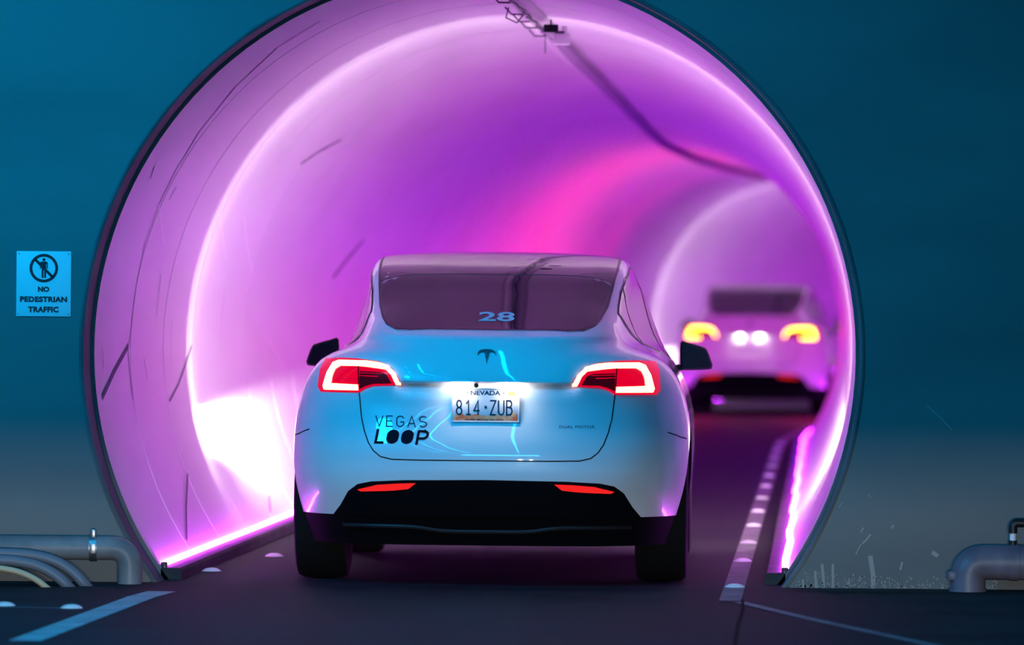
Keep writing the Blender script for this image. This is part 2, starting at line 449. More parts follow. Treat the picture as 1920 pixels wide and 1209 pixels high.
# ------------------------------------------------------------------ the cars
T = np.array([  # z, rear centre y, half width, corner length, corner exponent, front y
(.20,.22,.90,.9,3.2,4.55),(.30,.13,.93,.95,3,4.66),(.40,.06,.948,1,3,4.72),(.50,.012,.957,1,3,4.75),(.56,0,.96,1,3,4.75),
(.62,0,.961,1,3,4.74),(.68,.010,.96,1,3,4.72),(.74,.030,.957,1,3,4.68),(.80,.046,.95,1,3,4.58),(.88,.058,.933,1,3,4.36),(.92,.056,.921,1,3,4.25),(.945,.053,.912,1,3,4.15),
(.957,.052,.907,1,3,4.10),(.963,.051,.905,1,3,4.09),(.972,.051,.900,1,3,4.06),(.99,.051,.891,1,3,4.0),(1.03,.058,.864,1,3,3.9),(1.08,.08,.822,1,3,3.79),(1.13,.11,.796,1,3,3.69),
(1.162,.132,.780,1,3,3.62),(1.178,.15,.774,.95,3.1,3.58),(1.19,.19,.769,.9,3.3,3.56),(1.21,.27,.762,.85,3.5,3.51),(1.235,.355,.752,.8,3.7,3.46),
(1.30,.56,.732,.75,4.0,3.3),(1.40,.87,.702,.68,4.0,3.06),(1.485,1.13,.662,.62,3.8,2.85),(1.53,1.34,.642,.6,3.6,2.7),(1.555,1.50,.622,.55,3.4,2.6),(1.572,1.63,.575,.45,3.2,2.5),
(1.583,1.76,.48,.35,3,2.42),(1.590,1.87,.34,.25,2.6,2.32),(1.594,1.96,.18,.15,2.3,2.2),(1.595,2.04,.01,.02,2,2.08)])
def pchip(x, y, q):
    h = np.diff(x); d = np.diff(y) / h; m = np.zeros_like(y)
    for i in range(1, len(x) - 1):
        if d[i - 1] * d[i] > 0:
            w1 = 2 * h[i] + h[i - 1]; w2 = h[i] + 2 * h[i - 1]; m[i] = (w1 + w2) / (w1 / d[i - 1] + w2 / d[i])
    m[0] = d[0]; m[-1] = d[-1]; q = min(max(q, x[0]), x[-1])
    k = min(max(int(np.searchsorted(x, q)) - 1, 0), len(h) - 1); t = (q - x[k]) / h[k]
    return (1 + 2 * t) * (1 - t) ** 2 * y[k] + t * (1 - t) ** 2 * h[k] * m[k] + t * t * (3 - 2 * t) * y[k + 1] + t * t * (t - 1) * h[k] * m[k + 1]
LIP = np.array([(.0, 0), (.88, 0), (.92, .012), (.945, .030), (.957, .032), (.963, -.004), (.972, -.018), (.99, -.016), (1.03, -.005), (1.08, 0), (2, 0)])
TAPER = np.array([(0, 0), (1.06, 0), (1.09, .03), (1.13, .13), (1.16, .18), (1.20, .20), (1.30, .20), (1.40, .16), (1.46, .10), (1.53, .04), (1.57, 0), (2, 0)])
def half_outline(z, n=48, grow=0.0):
    yr, w, L, e, yf = [float(pchip(T[:, 0], T[:, j], z)) for j in range(1, 6)]
    yr -= grow; w += grow; yf += grow
    L = min(L, .5 * (yf - yr)); Lf = min(1.0, .5 * (yf - yr)); th = np.linspace(0, PI / 2, 260)
    def arc(y0, LL, s):
        # even sampling of the corner curve
        a = np.linspace(0, 1, 400) ** 1.0 * PI / 2
        x = w * np.sin(a) ** (2 / e); y = y0 + s * LL * (1 - np.cos(a) ** (2 / e))
        d = np.r_[0, np.cumsum(np.hypot(np.diff(x), np.diff(y)))]; q = np.linspace(0, d[-1], n)
        return list(zip(np.interp(q, d, x), np.interp(q, d, y)))
    A = arc(yr, L, 1); B = arc(yf, Lf, -1)[::-1]
    p, q = A[-1], B[0]
    mid = [(p[0] + (q[0] - p[0]) * t, p[1] + (q[1] - p[1]) * t) for t in np.linspace(0, 1, 14)[1:-1]]
    out = A + mid + B
    tp = float(pchip(TAPER[:, 0], TAPER[:, 1], z))   # the cabin narrows towards the tail
    out = [(x * (1 - tp * min(max((2.4 - y) / 1.6, 0), 1)), y) for x, y in out]
    lz = float(pchip(LIP[:, 0], LIP[:, 1], z))       # ledge above the plate, between the tail lamps
    if abs(lz) > 1e-5:
        out = [(x, y + lz * min(max((.435 - x) / .05, 0), 1) if k < n else y) for k, (x, y) in enumerate(out)]
    return out
def loft(zs, grow=0.0):
    rows = []
    for z in zs:
        h = half_outline(z, grow=grow)
        rows.append([(x, y, z) for x, y in h] + [(-x, y, z) for x, y in h[-2:0:-1]])
    m = len(rows[0]); v = [p for r in rows for p in r]; fs = []
    for i in range(len(rows) - 1):
        for k in range(m): fs.append((i * m + k, i * m + (k + 1) % m, (i + 1) * m + (k + 1) % m, (i + 1) * m + k))
    fs.append(tuple(range(m - 1, -1, -1))); fs.append(tuple((len(rows) - 1) * m + k for k in range(m)))
    return v, fs
zt = [z for z in T[:, 0] if z > .335]
zs = [.335]
for z in zt:
    a = zs[-1]; n = max(1, int(math.ceil((z - a) / .022))) if z < 1.5 else 4
    zs += [a + (z - a) * q / n for q in range(1, n + 1)]

def arch_cut(o):
    """cuts the four wheel arches out of a shell"""
    cutter = MB()
    for yc in (.98, 3.87):
        for s in (-1, 1):
            M = Matrix.Translation((s * .85, yc, .355)) @ Matrix.Rotation(PI / 2, 4, 'Y')
            n = 48; v = []; fs = []
            for h in (-.32, .32):
                for k in range(n): v.append(M @ Vector((.405 * math.cos(2 * PI * k / n), .405 * math.sin(2 * PI * k / n), h)))
            for k in range(n): fs.append((k, (k + 1) % n, n + (k + 1) % n, n + k))
            fs += [tuple(range(n - 1, -1, -1)), tuple(range(n, 2 * n))]
            cutter.add(v, fs)
    c = cutter.build('cutter', M_diff, smooth=False)
    b = o.modifiers.new('b', 'BOOLEAN'); b.object = c; b.operation = 'DIFFERENCE'; b.solver = 'EXACT'; b.material_mode = 'TRANSFER'
    dg = bpy.context.evaluated_depsgraph_get()
    me = bpy.data.meshes.new_from_object(o.evaluated_get(dg))
    o.modifiers.clear(); old = o.data; o.data = me; me.name = old.name
    bpy.data.meshes.remove(old); cm = c.data; bpy.data.objects.remove(c); bpy.data.meshes.remove(cm)
    me.polygons.foreach_set('use_smooth', [True] * len(me.polygons)); me.set_sharp_from_angle(angle=R_(38))

car = empty('car')
tag(car, 'white hatchback with 28 on its dark rear window, entering the tunnel mouth', 'car', 'white electric cars')
V, Fc = loft(zs)
body = mk('body_shell', V, Fc, M_car, car, sharp=38)
BV = BVHTree.FromPolygons([Vector(p) for p in V], Fc)
arch_cut(body)
Vl, Fl = loft([.195, .22, .25, .28, .31, .334], -0.004)
lower = mk('lower_cladding', Vl, Fl, M_diff, car, sharp=38)
BVL = BVHTree.FromPolygons([Vector(p) for p in Vl], Fl)
arch_cut(lower)

def cast(u, v, d, bv=None):
    """d: 'r' rear view (x,z); 't' top view (x,y); 's' side views (y,z) right / 'S' left"""
    bv = bv or BV
    if d == 'r': o, k = Vector((u, -3, v)), Vector((0, 1, 0))
    elif d == 't': o, k = Vector((u, v, 5)), Vector((0, 0, -1))
    elif d == 's': o, k = Vector((3, u, v)), Vector((-1, 0, 0))
    else: o, k = Vector((-3, u, v)), Vector((1, 0, 0))
    loc, nr, idx, dist = bv.ray_cast(o, k)
    if loc is None: return None
    if nr.dot(k) > 0: nr = -nr
    return loc, nr
def smooth_closed(pts, n=6):
    out = []; N = len(pts)
    for i in range(N):
        p0, p1, p2, p3 = [np.array(pts[(i + j) % N]) for j in (-1, 0, 1, 2)]
        for q in range(n):
            t = q / n
            out.append(tuple(.5 * ((2 * p1) + (p2 - p0) * t + (2 * p0 - 5 * p1 + 4 * p2 - p3) * t * t + (3 * p1 - p0 - 3 * p2 + p3) * t ** 3)))
    return out
def subdiv(pts, step, closed=True):
    out = []; N = len(pts)
    for i in range(N if closed else N - 1):
        a = np.array(pts[i]); b = np.array(pts[(i + 1) % N]); n = max(1, int(math.ceil(np.linalg.norm(b - a) / step)))
        out += [tuple(a + (b - a) * q / n) for q in range(n)]
    if not closed: out.append(tuple(pts[-1]))
    return out
def inside(p, poly):
    c = False; n = len(poly)
    for i in range(n):
        (x1, y1), (x2, y2) = poly[i], poly[(i + 1) % n]
        if (y1 > p[1]) != (y2 > p[1]) and p[0] < (x2 - x1) * (p[1] - y1) / (y2 - y1) + x1: c = not c
    return c
def patch(name, poly, d, off, mt, parent, step=.03, skirt=.012, bv=None):
    """solid patch that follows the bodywork inside an outline"""
    poly = subdiv(poly, step); B = len(poly)
    pts = [Vector(p) for p in poly]
    xs = [p[0] for p in poly]; ys_ = [p[1] for p in poly]
    gx = min(xs)
    while gx < max(xs):
        gy = min(ys_)
        while gy < max(ys_):
            q = (gx + step * .5, gy + step * .5)
            if inside(q, poly) and min((q[0] - p[0]) ** 2 + (q[1] - p[1]) ** 2 for p in poly) > (step * .4) ** 2: pts.append(Vector(q))
            gy += step
        gx += step
    r = delaunay_2d_cdt(pts, [(i, (i + 1) % B) for i in range(B)], [], 1, 1e-6)
    P2, faces = r[0], r[2]
    v = []; 
    for p in P2:
        c = cast(p.x, p.y, d, bv)
        if c is None: c = (Vector((p.x, .5, p.y)), Vector((0, -1, 0)))
        v.append(c[0] + c[1] * off)
    fs = []
    for f_ in faces:
        a, b, c = [v[i] for i in f_[:3]]
        n = (b - a).cross(c - a); cc = cast(P2[f_[0]].x, P2[f_[0]].y, d, bv)
        fs.append(tuple(f_) if cc is None or n.dot(cc[1]) >= 0 else tuple(reversed(f_)))
    if skirt:
        n0 = len(v); idx = {}
        from collections import Counter
        ec = Counter(tuple(sorted((f_[i], f_[(i + 1) % len(f_)]))) for f_ in fs for i in range(len(f_)))
        be = [e for e, c in ec.items() if c == 1]
        for a, b in be:
            for i in (a, b):
                if i not in idx:
                    cc = cast(P2[i].x, P2[i].y, d, bv); nn = cc[1] if cc else Vector((0, -1, 0))
                    idx[i] = len(v); v.append(v[i] - nn * skirt)
            fs.append((a, b, idx[b], idx[a]))
    return mk(name, v, fs, mt, parent, sharp=45)
def seam(name, pl, d, w, off, mt, parent, step=.02, closed=False):
    """thin dark joint line following the bodywork"""
    pl = subdiv(pl, step, closed); v = []; fs = []; N = len(pl)
    for i, p in enumerate(pl):
        a = np.array(pl[(i - 1) % N] if closed else pl[max(i - 1, 0)]); b = np.array(pl[(i + 1) % N] if closed else pl[min(i + 1, N - 1)])
        t = (b - a) / (np.linalg.norm(b - a) + 1e-9); s = np.array((t[1], -t[0])) * w / 2
        for sg in (-1, 1):
            q = np.array(p) + sg * s; c = cast(q[0], q[1], d)
            if c is None: c = cast(p[0], p[1], d)
            v.append(c[0] + c[1] * off if c else Vector((q[0], .5, q[1])))
    for i in range(N if closed else N - 1):
        j = (i + 1) % N; fs.append((2 * i, 2 * i + 1, 2 * j + 1, 2 * j))
    return mk(name, v, fs, mt, parent)
def mir(p): return [(-x, y) for x, y in p]
def text_2d(s, bold=0.0, shear=0.0, space=1.0):
    cu = bpy.data.curves.new('t', 'FONT'); cu.body = s; cu.size = 1; cu.offset = bold; cu.shear = shear
    cu.space_character = space; cu.resolution_u = 4
    o = bpy.data.objects.new('t', cu); COL.objects.link(o)
    dg = bpy.context.evaluated_depsgraph_get(); dg.update()
    me = bpy.data.meshes.new_from_object(o.evaluated_get(dg))
    vs_ = [(q.co.x, q.co.y) for q in me.vertices]; fs = [tuple(p.vertices) for p in me.polygons]
    bpy.data.objects.remove(o); bpy.data.curves.remove(cu); bpy.data.meshes.remove(me)
    a = np.array(vs_); a -= a.min(0); a /= a.max(0)
    return a, fs
def strokes_2d(polys, w):
    """lettering drawn from centre lines: list of polylines in text space, stroke width w"""
    v = []; fs = []
    for pl in polys:
        P = [Vector(p) for p in pl]; n0 = len(v)
        for i, p in enumerate(P):
            d1 = (P[i] - P[i - 1]).normalized() if i else (P[1] - P[0]).normalized()
            d2 = (P[i + 1] - P[i]).normalized() if i < len(P) - 1 else d1
            t = (d1 + d2).normalized() if (d1 + d2).length > 1e-6 else d1
            s = Vector((t.y, -t.x)) * (w / 2) / max(.5, t.dot(d1))
            e = t * (w * .25) if i == len(P) - 1 else (-t * (w * .25) if i == 0 else Vector((0, 0)))
            v += [tuple(p + e - s), tuple(p + e + s)]
        for i in range(len(P) - 1): a = n0 + 2 * i; fs.append((a, a + 1, a + 3, a + 2))
    return np.array(v), fs
def arc2(cx_, cy_, rx, ry, a0, a1, n=12):
    return [(cx_ + rx * math.cos(R_(a0 + (a1 - a0) * k / n)), cy_ + ry * math.sin(R_(a0 + (a1 - a0) * k / n))) for k in range(n + 1)]
def decal(name, vf, box, d, off, mt, parent):
    """lettering laid on the bodywork; box = u0, v0, u1, v1"""
    a, fs = vf; u0, v0, u1, v1 = box; v = []
    for q in a:
        u, w = u0 + q[0] * (u1 - u0), v0 + q[1] * (v1 - v0); c = cast(u, w, d)
        v.append(c[0] + c[1] * off)
    return mk(name, v, fs, mt, parent, smooth=False)

# --- black rear bumper panel with reflectors
dhalf = [(.38, .507), (.54, .498), (.605, .484), (.648, .452), (.688, .385), (.725, .338)]
dpoly = mir(dhalf)[::-1] + [(0, .512)] + dhalf
patch('rear_diffuser', dpoly, 'r', .006, M_diff, car, .04)
lip = []
for x in np.linspace(-.68, .68, 41):
    z = .285 - .022 * (1 / (1 + math.exp((abs(x) - .27) * 30)))
    c = cast(x, max(z, .2), 'r', BVL); lip.append(c[0] + Vector((0, -.004, 0)))
MB().tube(lip, .011, 8).build('diffuser_lip', M_black, car)
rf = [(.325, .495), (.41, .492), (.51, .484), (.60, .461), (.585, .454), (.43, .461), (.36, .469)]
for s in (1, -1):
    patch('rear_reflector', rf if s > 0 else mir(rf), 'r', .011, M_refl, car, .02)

# --- glass
gb = [(.20, .297), (.37, .325), (.435, .375), (.485, .485), (.512, .62), (.540, .87), (.560, 1.13)]
gpoly = [(0, .290)] + gb + [(.30, 1.105), (0, 1.09)] + mir([(.30, 1.105)]) + mir(gb)[::-1]
rear_glass = patch('rear_window', gpoly, 't', .003, M_glass, car, .045, .01)
rh = [(.562, 1.142), (.577, 1.4), (.584, 1.7), (.580, 2.0), (.565, 2.42), (.30, 2.46)]
rpoly = [(0, 1.102), (.30, 1.117)] + rh + [(0, 2.47)] + mir(rh)[::-1] + [(-.30, 1.117)]
patch('roof_glass', rpoly, 't', .003, M_glass, car, .06, .01)
wh = [(.55, 2.47), (.60, 2.75), (.66, 3.15), (.67, 3.4), (.4, 3.46)]
wpoly = [(0, 2.51)] + [(.3, 2.50)] + wh + [(0, 3.48)] + mir(wh)[::-1] + [(-.3, 2.50)]
patch('windshield', wpoly, 't', .003, M_glass, car, .07, .01)
seam('window_seal', [(0, .278)] + [(x * 1.012, y - .010) for x, y in gb[:3]] + [(x + .007, y) for x, y in gb[3:]] + [(.585, 1.4), (.592, 1.7), (.588, 2.0)], 't', .012, .0035, M_trim, car)
seam('window_seal', mir([(0, .278)] + [(x * 1.012, y - .010) for x, y in gb[:3]] + [(x + .007, y) for x, y in gb[3:]] + [(.585, 1.4), (.592, 1.7), (.588, 2.0)]), 't', .012, .0035, M_trim, car)
num = decal('number_decal', text_2d('28', .022), (-.056, .408, .116, .545), 't', .0045, M_num, rear_glass)
tag(num, 'pale blue number 28')

# --- side windows (both sides): quarter light, rear door glass, front door glass
quarter = [(.99, 1.294), (1.19, 1.392), (1.24, 1.408), (1.44, 1.152), (1.22, 1.217)]
reard = [(1.27, 1.418), (1.39, 1.457), (1.73, 1.506), (2.0, 1.517), (2.2, 1.517), (2.2, 1.09), (1.75, 1.117), (1.475, 1.147)]
front = [(2.25, 1.517), (2.45, 1.49), (2.75, 1.40), (3.05, 1.28), (3.35, 1.13), (3.45, 1.035), (2.9, 1.05), (2.25, 1.088)]
dlo = [(.965, 1.293), (1.18, 1.401), (1.38, 1.467), (1.73, 1.517), (2.0, 1.529), (2.25, 1.529), (2.47, 1.503), (2.78, 1.411), (3.08, 1.29), (3.4, 1.13), (3.5, 1.022), (2.9, 1.038), (2.3, 1.076), (1.75, 1.106), (1.45, 1.139), (1.2, 1.208)]
for s in ('s', 'S'):
    trim = patch('window_frame', dlo, s, .002, M_trim, car, .06, .01)
    patch('quarter_window', quarter, s, .005, M_sglass, trim, .05, .008)
    patch('door_window', reard, s, .005, M_sglass, trim, .05, .008)
    patch('door_window', front, s, .005, M_sglass, trim, .05, .008)
    seam('panel_gap', [(1.42, .60), (1.50, .8), (1.62, .97), (1.66, 1.10)], s, .007, .001, M_gap, car)
    seam('panel_gap', [(2.25, .36), (2.24, .7), (2.2, 1.05)], s, .007, .001, M_gap, car)
    seam('panel_gap', [(.36, .735), (.5, .71), (.62, .70)], s, .006, .001, M_gap, car)

# --- tail lamps
lo = [(.397, .953), (.417, .993), (.452, 1.034), (.508, 1.059), (.617, 1.070), (.70, 1.072), (.787, 1.066), (.806, 1.021), (.811, .935), (.795, .914), (.603, .915), (.568, .936), (.534, .947)]
band = [(.402, .961), (.425, 1.004), (.462, 1.041), (.510, 1.054), (.568, 1.060), (.61, 1.060), (.708, 1.060), (.738, 1.048), (.764, 1.002), (.781, .940), (.774, .923), (.604, .924),
        (.607, .951), (.741, .954), (.735, .993), (.722, 1.021), (.697, 1.036), (.608, 1.036), (.567, 1.033), (.510, 1.027), (.471, 1.021), (.447, .998), (.426, .961)]
inner_dark = [(.445, .960), (.47, 1.0), (.50, 1.010), (.60, 1.012), (.60, .93), (.57, .945), (.53, .956)]
for s in (1, -1):
    g = (lambda p: p) if s > 0 else mir
    lamp = patch('tail_lamp', g(lo), 'r', .006, M_lens, car, .025, .014)
    patch('light_band', g(band), 'r', .010, M_band, lamp, .018, .006)
    patch('inner_lens', g(inner_dark), 'r', .0075, M_lensdark, lamp, .02, .004)
    for zz in (.990, 1.003):
        seam('lens_rib', g([(.49 + (1.003 - zz) * 1.5, zz), (.60, zz + .002), (.70, zz + .002)]), 'r', .003, .0085, M_lens, lamp)
    seam('lens_split', g([(.602, .955), (.606, 1.034)]), 'r', .006, .009, M_lensdark, lamp)

# --- panel joints of the hatch and bumper
hg = [(.603, .914), (.59, .80), (.574, .735), (.553, .68), (.528, .643), (.494, .616), (.44, .604), (.3, .602), (0, .602)]
seam('hatch_gap', hg, 'r', .0055, .001, M_gap, car)
seam('hatch_gap', mir(hg), 'r', .0055, .001, M_gap, car)

# --- badge, lettering, plate, plate lamps, camera
em_ = [(0, 0), (-.011, .050), (-.022, .052), (-.036, .047), (-.044, .036), (-.040, .052), (-.030, .060), (-.012, .0635), (0, .064), (.012, .0635), (.030, .060), (.040, .052), (.044, .036), (.036, .047), (.022, .052), (.011, .050)]
patch('emblem', [(x, 1.058 + z) for x, z in em_], 'r', .006, M_chrome, car, .012, .008)
vg = [[(0, 1), (.07, 0), (.14, 1)], [(.33, 1), (.215, 1), (.215, 0), (.33, 0)], [(.215, .52), (.31, .52)],
      arc2(.483, .73, .068, .27, 20, 180, 8) + arc2(.483, .27, .068, .27, 180, 350, 8) + [(.551, .45), (.49, .45)],
      [(.635, 0), (.708, 1), (.78, 0)], [(.66, .3), (.757, .3)],
      arc2(.93, .74, .07, .26, 35, 270, 10) + arc2(.93, .25, .07, .25, 85, -145, 10)]
vg = [[(x, y / 4.9) for x, y in p] for p in vg]
va, vf_ = strokes_2d(vg, .022)
va = va * np.array((1, 4.9))
decal('lettering', (va, vf_), (-.520, .757, -.278, .806), 'r', .0020, M_inkthin, car)['label'] = 'thin dark letters VEGAS'
sh = .045
loop = [[(.025, 1), (.025, .5), (.025, .08), (.10, .08), (.165, .08)], [(.79, 0), (.79, .25), (.79, .5), (.79, .75), (.79, .91)], [(.79, .91), (.84, .91), (.89, .91)] + arc2(.89, .655, .075, .255, 90, -90, 10) + [(.84, .40), (.79, .40)]]
asp = 3.75
lv, lf = strokes_2d([[(x, y / asp) for x, y in p] for p in loop], .046)
lv = lv * np.array((1, asp)); lv = [tuple(q) for q in lv]; lf = list(lf)
for c in (.325, .597):
    n0 = len(lv); rows = 17
    for k in range(rows):
        y = k / (rows - 1); h = .40; q = max(0, (h - y) / h, (y - (1 - h)) / h); hw = .108 * math.sqrt(max(0, 1 - q * q)) + .004
        lv += [(c - hw, y), (c - hw / 3, y), (c + hw / 3, y), (c + hw, y)]
    for k in range(rows - 1):
        for t in range(3): lf.append((n0 + k * 4 + t, n0 + k * 4 + t + 1, n0 + k * 4 + t + 5, n0 + k * 4 + t + 4))
lv = np.array([(x + sh * y, y) for x, y in lv])
decal('lettering', (lv, lf), (-.526, .676, -.270, .742), 'r', .0025, M_ink, car)['label'] = 'bold black letters LOOP'
decal('lettering', text_2d('DUAL MOTOR', .0, 0, 1.15), (.345, .757, .510, .770), 'r', .0015, M_inkthin, car)['label'] = 'small dark letters DUAL MOTOR'

PY = .045  # plate plane
plate = MB().box((0, PY, .8615), (.312, .010, .150), .004).build('license_plate', M_plate, car)
tag(plate, 'white plate reading NEVADA 814 ZUB with an orange desert picture')
fr = MB()
for c, d in (((0, PY - .006, .939), (.318, .008, .006)), ((0, PY - .006, .784), (.318, .008, .007)), ((-.157, PY - .006, .8615), (.005, .008, .15)), ((.157, PY - .006, .8615), (.005, .008, .15))): fr.box(c, d, .002)
fr.build('plate_frame', M_plate, plate)
def flat_text(name, vf, box, yy, mt, parent):
    a, fs = vf; u0, v0, u1, v1 = box
    return mk(name, [(u0 + q[0] * (u1 - u0), yy, v0 + q[1] * (v1 - v0)) for q in a], fs, mt, parent, smooth=False)
flat_text('lettering', text_2d('NEVADA', .02), (-.072, .909, .068, .930), PY - .0058, M_plateink, plate)
pic = [(-.15, .789), (.15, .789), (.15, .820), (.128, .832), (.112, .812), (.06, .818), (.0, .812), (-.05, .821), (-.09, .810), (-.12, .824), (-.15, .814)]
mk('plate_picture', [(x, PY - .0055, z) for x, z in pic], [tuple(range(len(pic)))], M_platepic, plate, smooth=False)
flat_text('lettering', text_2d('HOME MEANS NEVADA', .01), (-.095, .790, .085, .798), PY - .0058, M_plateink, plate)
dig = {'8': [arc2(.5, .75, .42, .25, 90, 450, 16), arc2(.5, .25, .5, .25, 90, 450, 16)], '1': [[(.12, .78), (.5, 1), (.5, 0)], [(.1, 0), (.9, 0)]],
       '4': [[(.75, 0), (.75, 1), (.0, .28), (1, .28)]], 'Z': [[(0, 1), (1, 1), (0, 0), (1, 0)]], 'U': [[(0, 1), (0, .25)] + arc2(.5, .25, .5, .25, 180, 360, 10) + [(1, 1)]],
       'B': [[(0, 0), (0, 1), (.55, 1)] + arc2(.55, .77, .38, .23, 90, -90, 8) + [(0, .54)], [(.55, .54)] + arc2(.55, .27, .45, .27, 90, -90, 8) + [(0, 0)]]}
X = -.140; pv = []
for ch in '814.ZUB':
    if ch == '.': X += .0; continue
    w = .025; x0 = {0: -.138, 1: -.094, 2: -.056, 3: .022, 4: .060, 5: .098}[len(pv)]
    pv.append([[(x0 + x * w, .818 + y * .066) for x, y in p] for p in dig[ch]])
for half in (pv[:3], pv[3:]):
    a, fs = strokes_2d([p for c in half for p in c], .0062)
    mk('lettering', [(q[0], PY - .0062, q[1]) for q in a], fs, M_plateink, plate, smooth=False)
dia = [(-.006, .851), (0, .842), (.006, .851), (.003, .859), (-.004, .859)]
mk('dot_mark', [(x, PY - .0062, z) for x, z in dia], [tuple(range(5))], M_plateink, plate, smooth=False)
mk('registration_sticker', [(x, PY - .0062, z) for x, z in arc2(.121, .919, .018, .011, 0, 345, 16)], [tuple(range(17))], M_sticker, plate, smooth=False)
for x in (-.087, .084): MB().lathe([(0, .003), (.003, .002), (.0035, 0)], Matrix.Translation((x, PY - .005, .920)) @ Matrix.Rotation(PI / 2, 4, 'X'), 10).build('plate_bolt', M_plateink, plate)
for x in (-.118, .123):
    MB().box((x, .062, .950), (.07, .024, .010), .003).build('plate_lamp', M_platelamp, car)
    l = bpy.data.lights.new('plate_lamp_light', 'AREA'); l.shape = 'RECTANGLE'; l.size = .06; l.size_y = .012; l.energy = .30; l.color = (1.0, .93, .84)
    o = bpy.data.objects.new('plate_lamp_light', l); COL.objects.link(o); o.location = (x, .012, .952); o.rotation_euler = (R_(32), 0, 0); o.parent = car
MB().lathe([(0, .012), (.008, .010), (.011, .004), (.012, 0)], Matrix.Translation((-.047, .052, .954)) @ Matrix.Rotation(PI / 2, 4, 'X'), 16).build('rear_camera', M_blackbox, car)

# --- door mirrors
for s in (1, -1):
    prof = [(0, .145), (.045, .143), (.118, .122), (.140, .105), (.166, .037), (.166, .020), (.150, .006), (.012, 0), (.002, .01)]
    prof = smooth_closed(prof, 3)
    v = []; n = len(prof); cxp, czp = .083, .072
    for yy, sc in ((0, .86), (.006, .97), (.02, 1.0), (.06, .97), (.10, .82), (.125, .5)):
        for x, z in prof: v.append((s * (.888 + cxp + (x - cxp) * sc), 2.90 + yy, 1.0 + czp + (z - czp) * sc))
    fs = []
    for i in range(5):
        for k in range(n): fs.append((i * n + k, i * n + (k + 1) % n, (i + 1) * n + (k + 1) % n, (i + 1) * n + k))
    fs += [tuple(range(n)), tuple(5 * n + k for k in range(n))]
    dm = mk('door_mirror', v, fs, M_black, car, sharp=40)
    v2 = [(s * (.888 + cxp + (x - cxp) * .84), 2.8985, 1.0 + czp + (z - czp) * .84) for x, z in prof]
    mk('mirror_glass', v2, [tuple(range(n))], M_mirror, dm, smooth=False)
    MB().tube([(s * .78, 2.98, 1.0), (s * .86, 2.95, 1.012), (s * .92, 2.94, 1.02)], [.03, .018, .016], 10).build('mirror_arm', M_black, dm)

# --- wheels
def wheel(xc, yc):
    root_m = Matrix.Translation((xc, yc, .355)) @ Matrix.Rotation(PI / 2 * (1 if xc > 0 else -1), 4, 'Y')
    tp = [(.245, -.10), (.27, -.118), (.315, -.126), (.340, -.118), (.352, -.095), (.355, -.05), (.355, .05), (.352, .095), (.340, .118), (.315, .126), (.27, .118), (.245, .10)]
    ty = MB().lathe(tp, root_m, 48, True).build('wheel', M_tyre, car)
    rm = MB().lathe([(.246, .10), (.236, .108), (.228, .09), (.222, .0), (.222, -.10)], root_m, 40)
    rm.lathe([(0, .085), (.035, .085), (.045, .075), (.05, .05)], root_m, 20)
    for k in range(10):
        rot = Matrix.Rotation(2 * PI * k / 10, 4, 'Z')
        v = [root_m @ rot @ Vector(p) for p in ((.03, -.016, .078), (.03, .016, .078), (.23, .011, .098), (.23, -.011, .098), (.03, -.016, .05), (.03, .016, .05), (.23, .011, .07), (.23, -.011, .07))]
        rm.add(v, [(0, 1, 2, 3), (7, 6, 5, 4), (0, 4, 5, 1), (1, 5, 6, 2), (2, 6, 7, 3), (3, 7, 4, 0)])
    rm.build('rim', M_rim, ty)
for yc in (.98, 3.87):
    for s in (1, -1): wheel(s * .820, yc)
# underbody tray, seen below the bumper
MB().box((0, 2.4, .20), (1.05, 3.6, .03), .01).build('underbody_tray', M_diff, car)

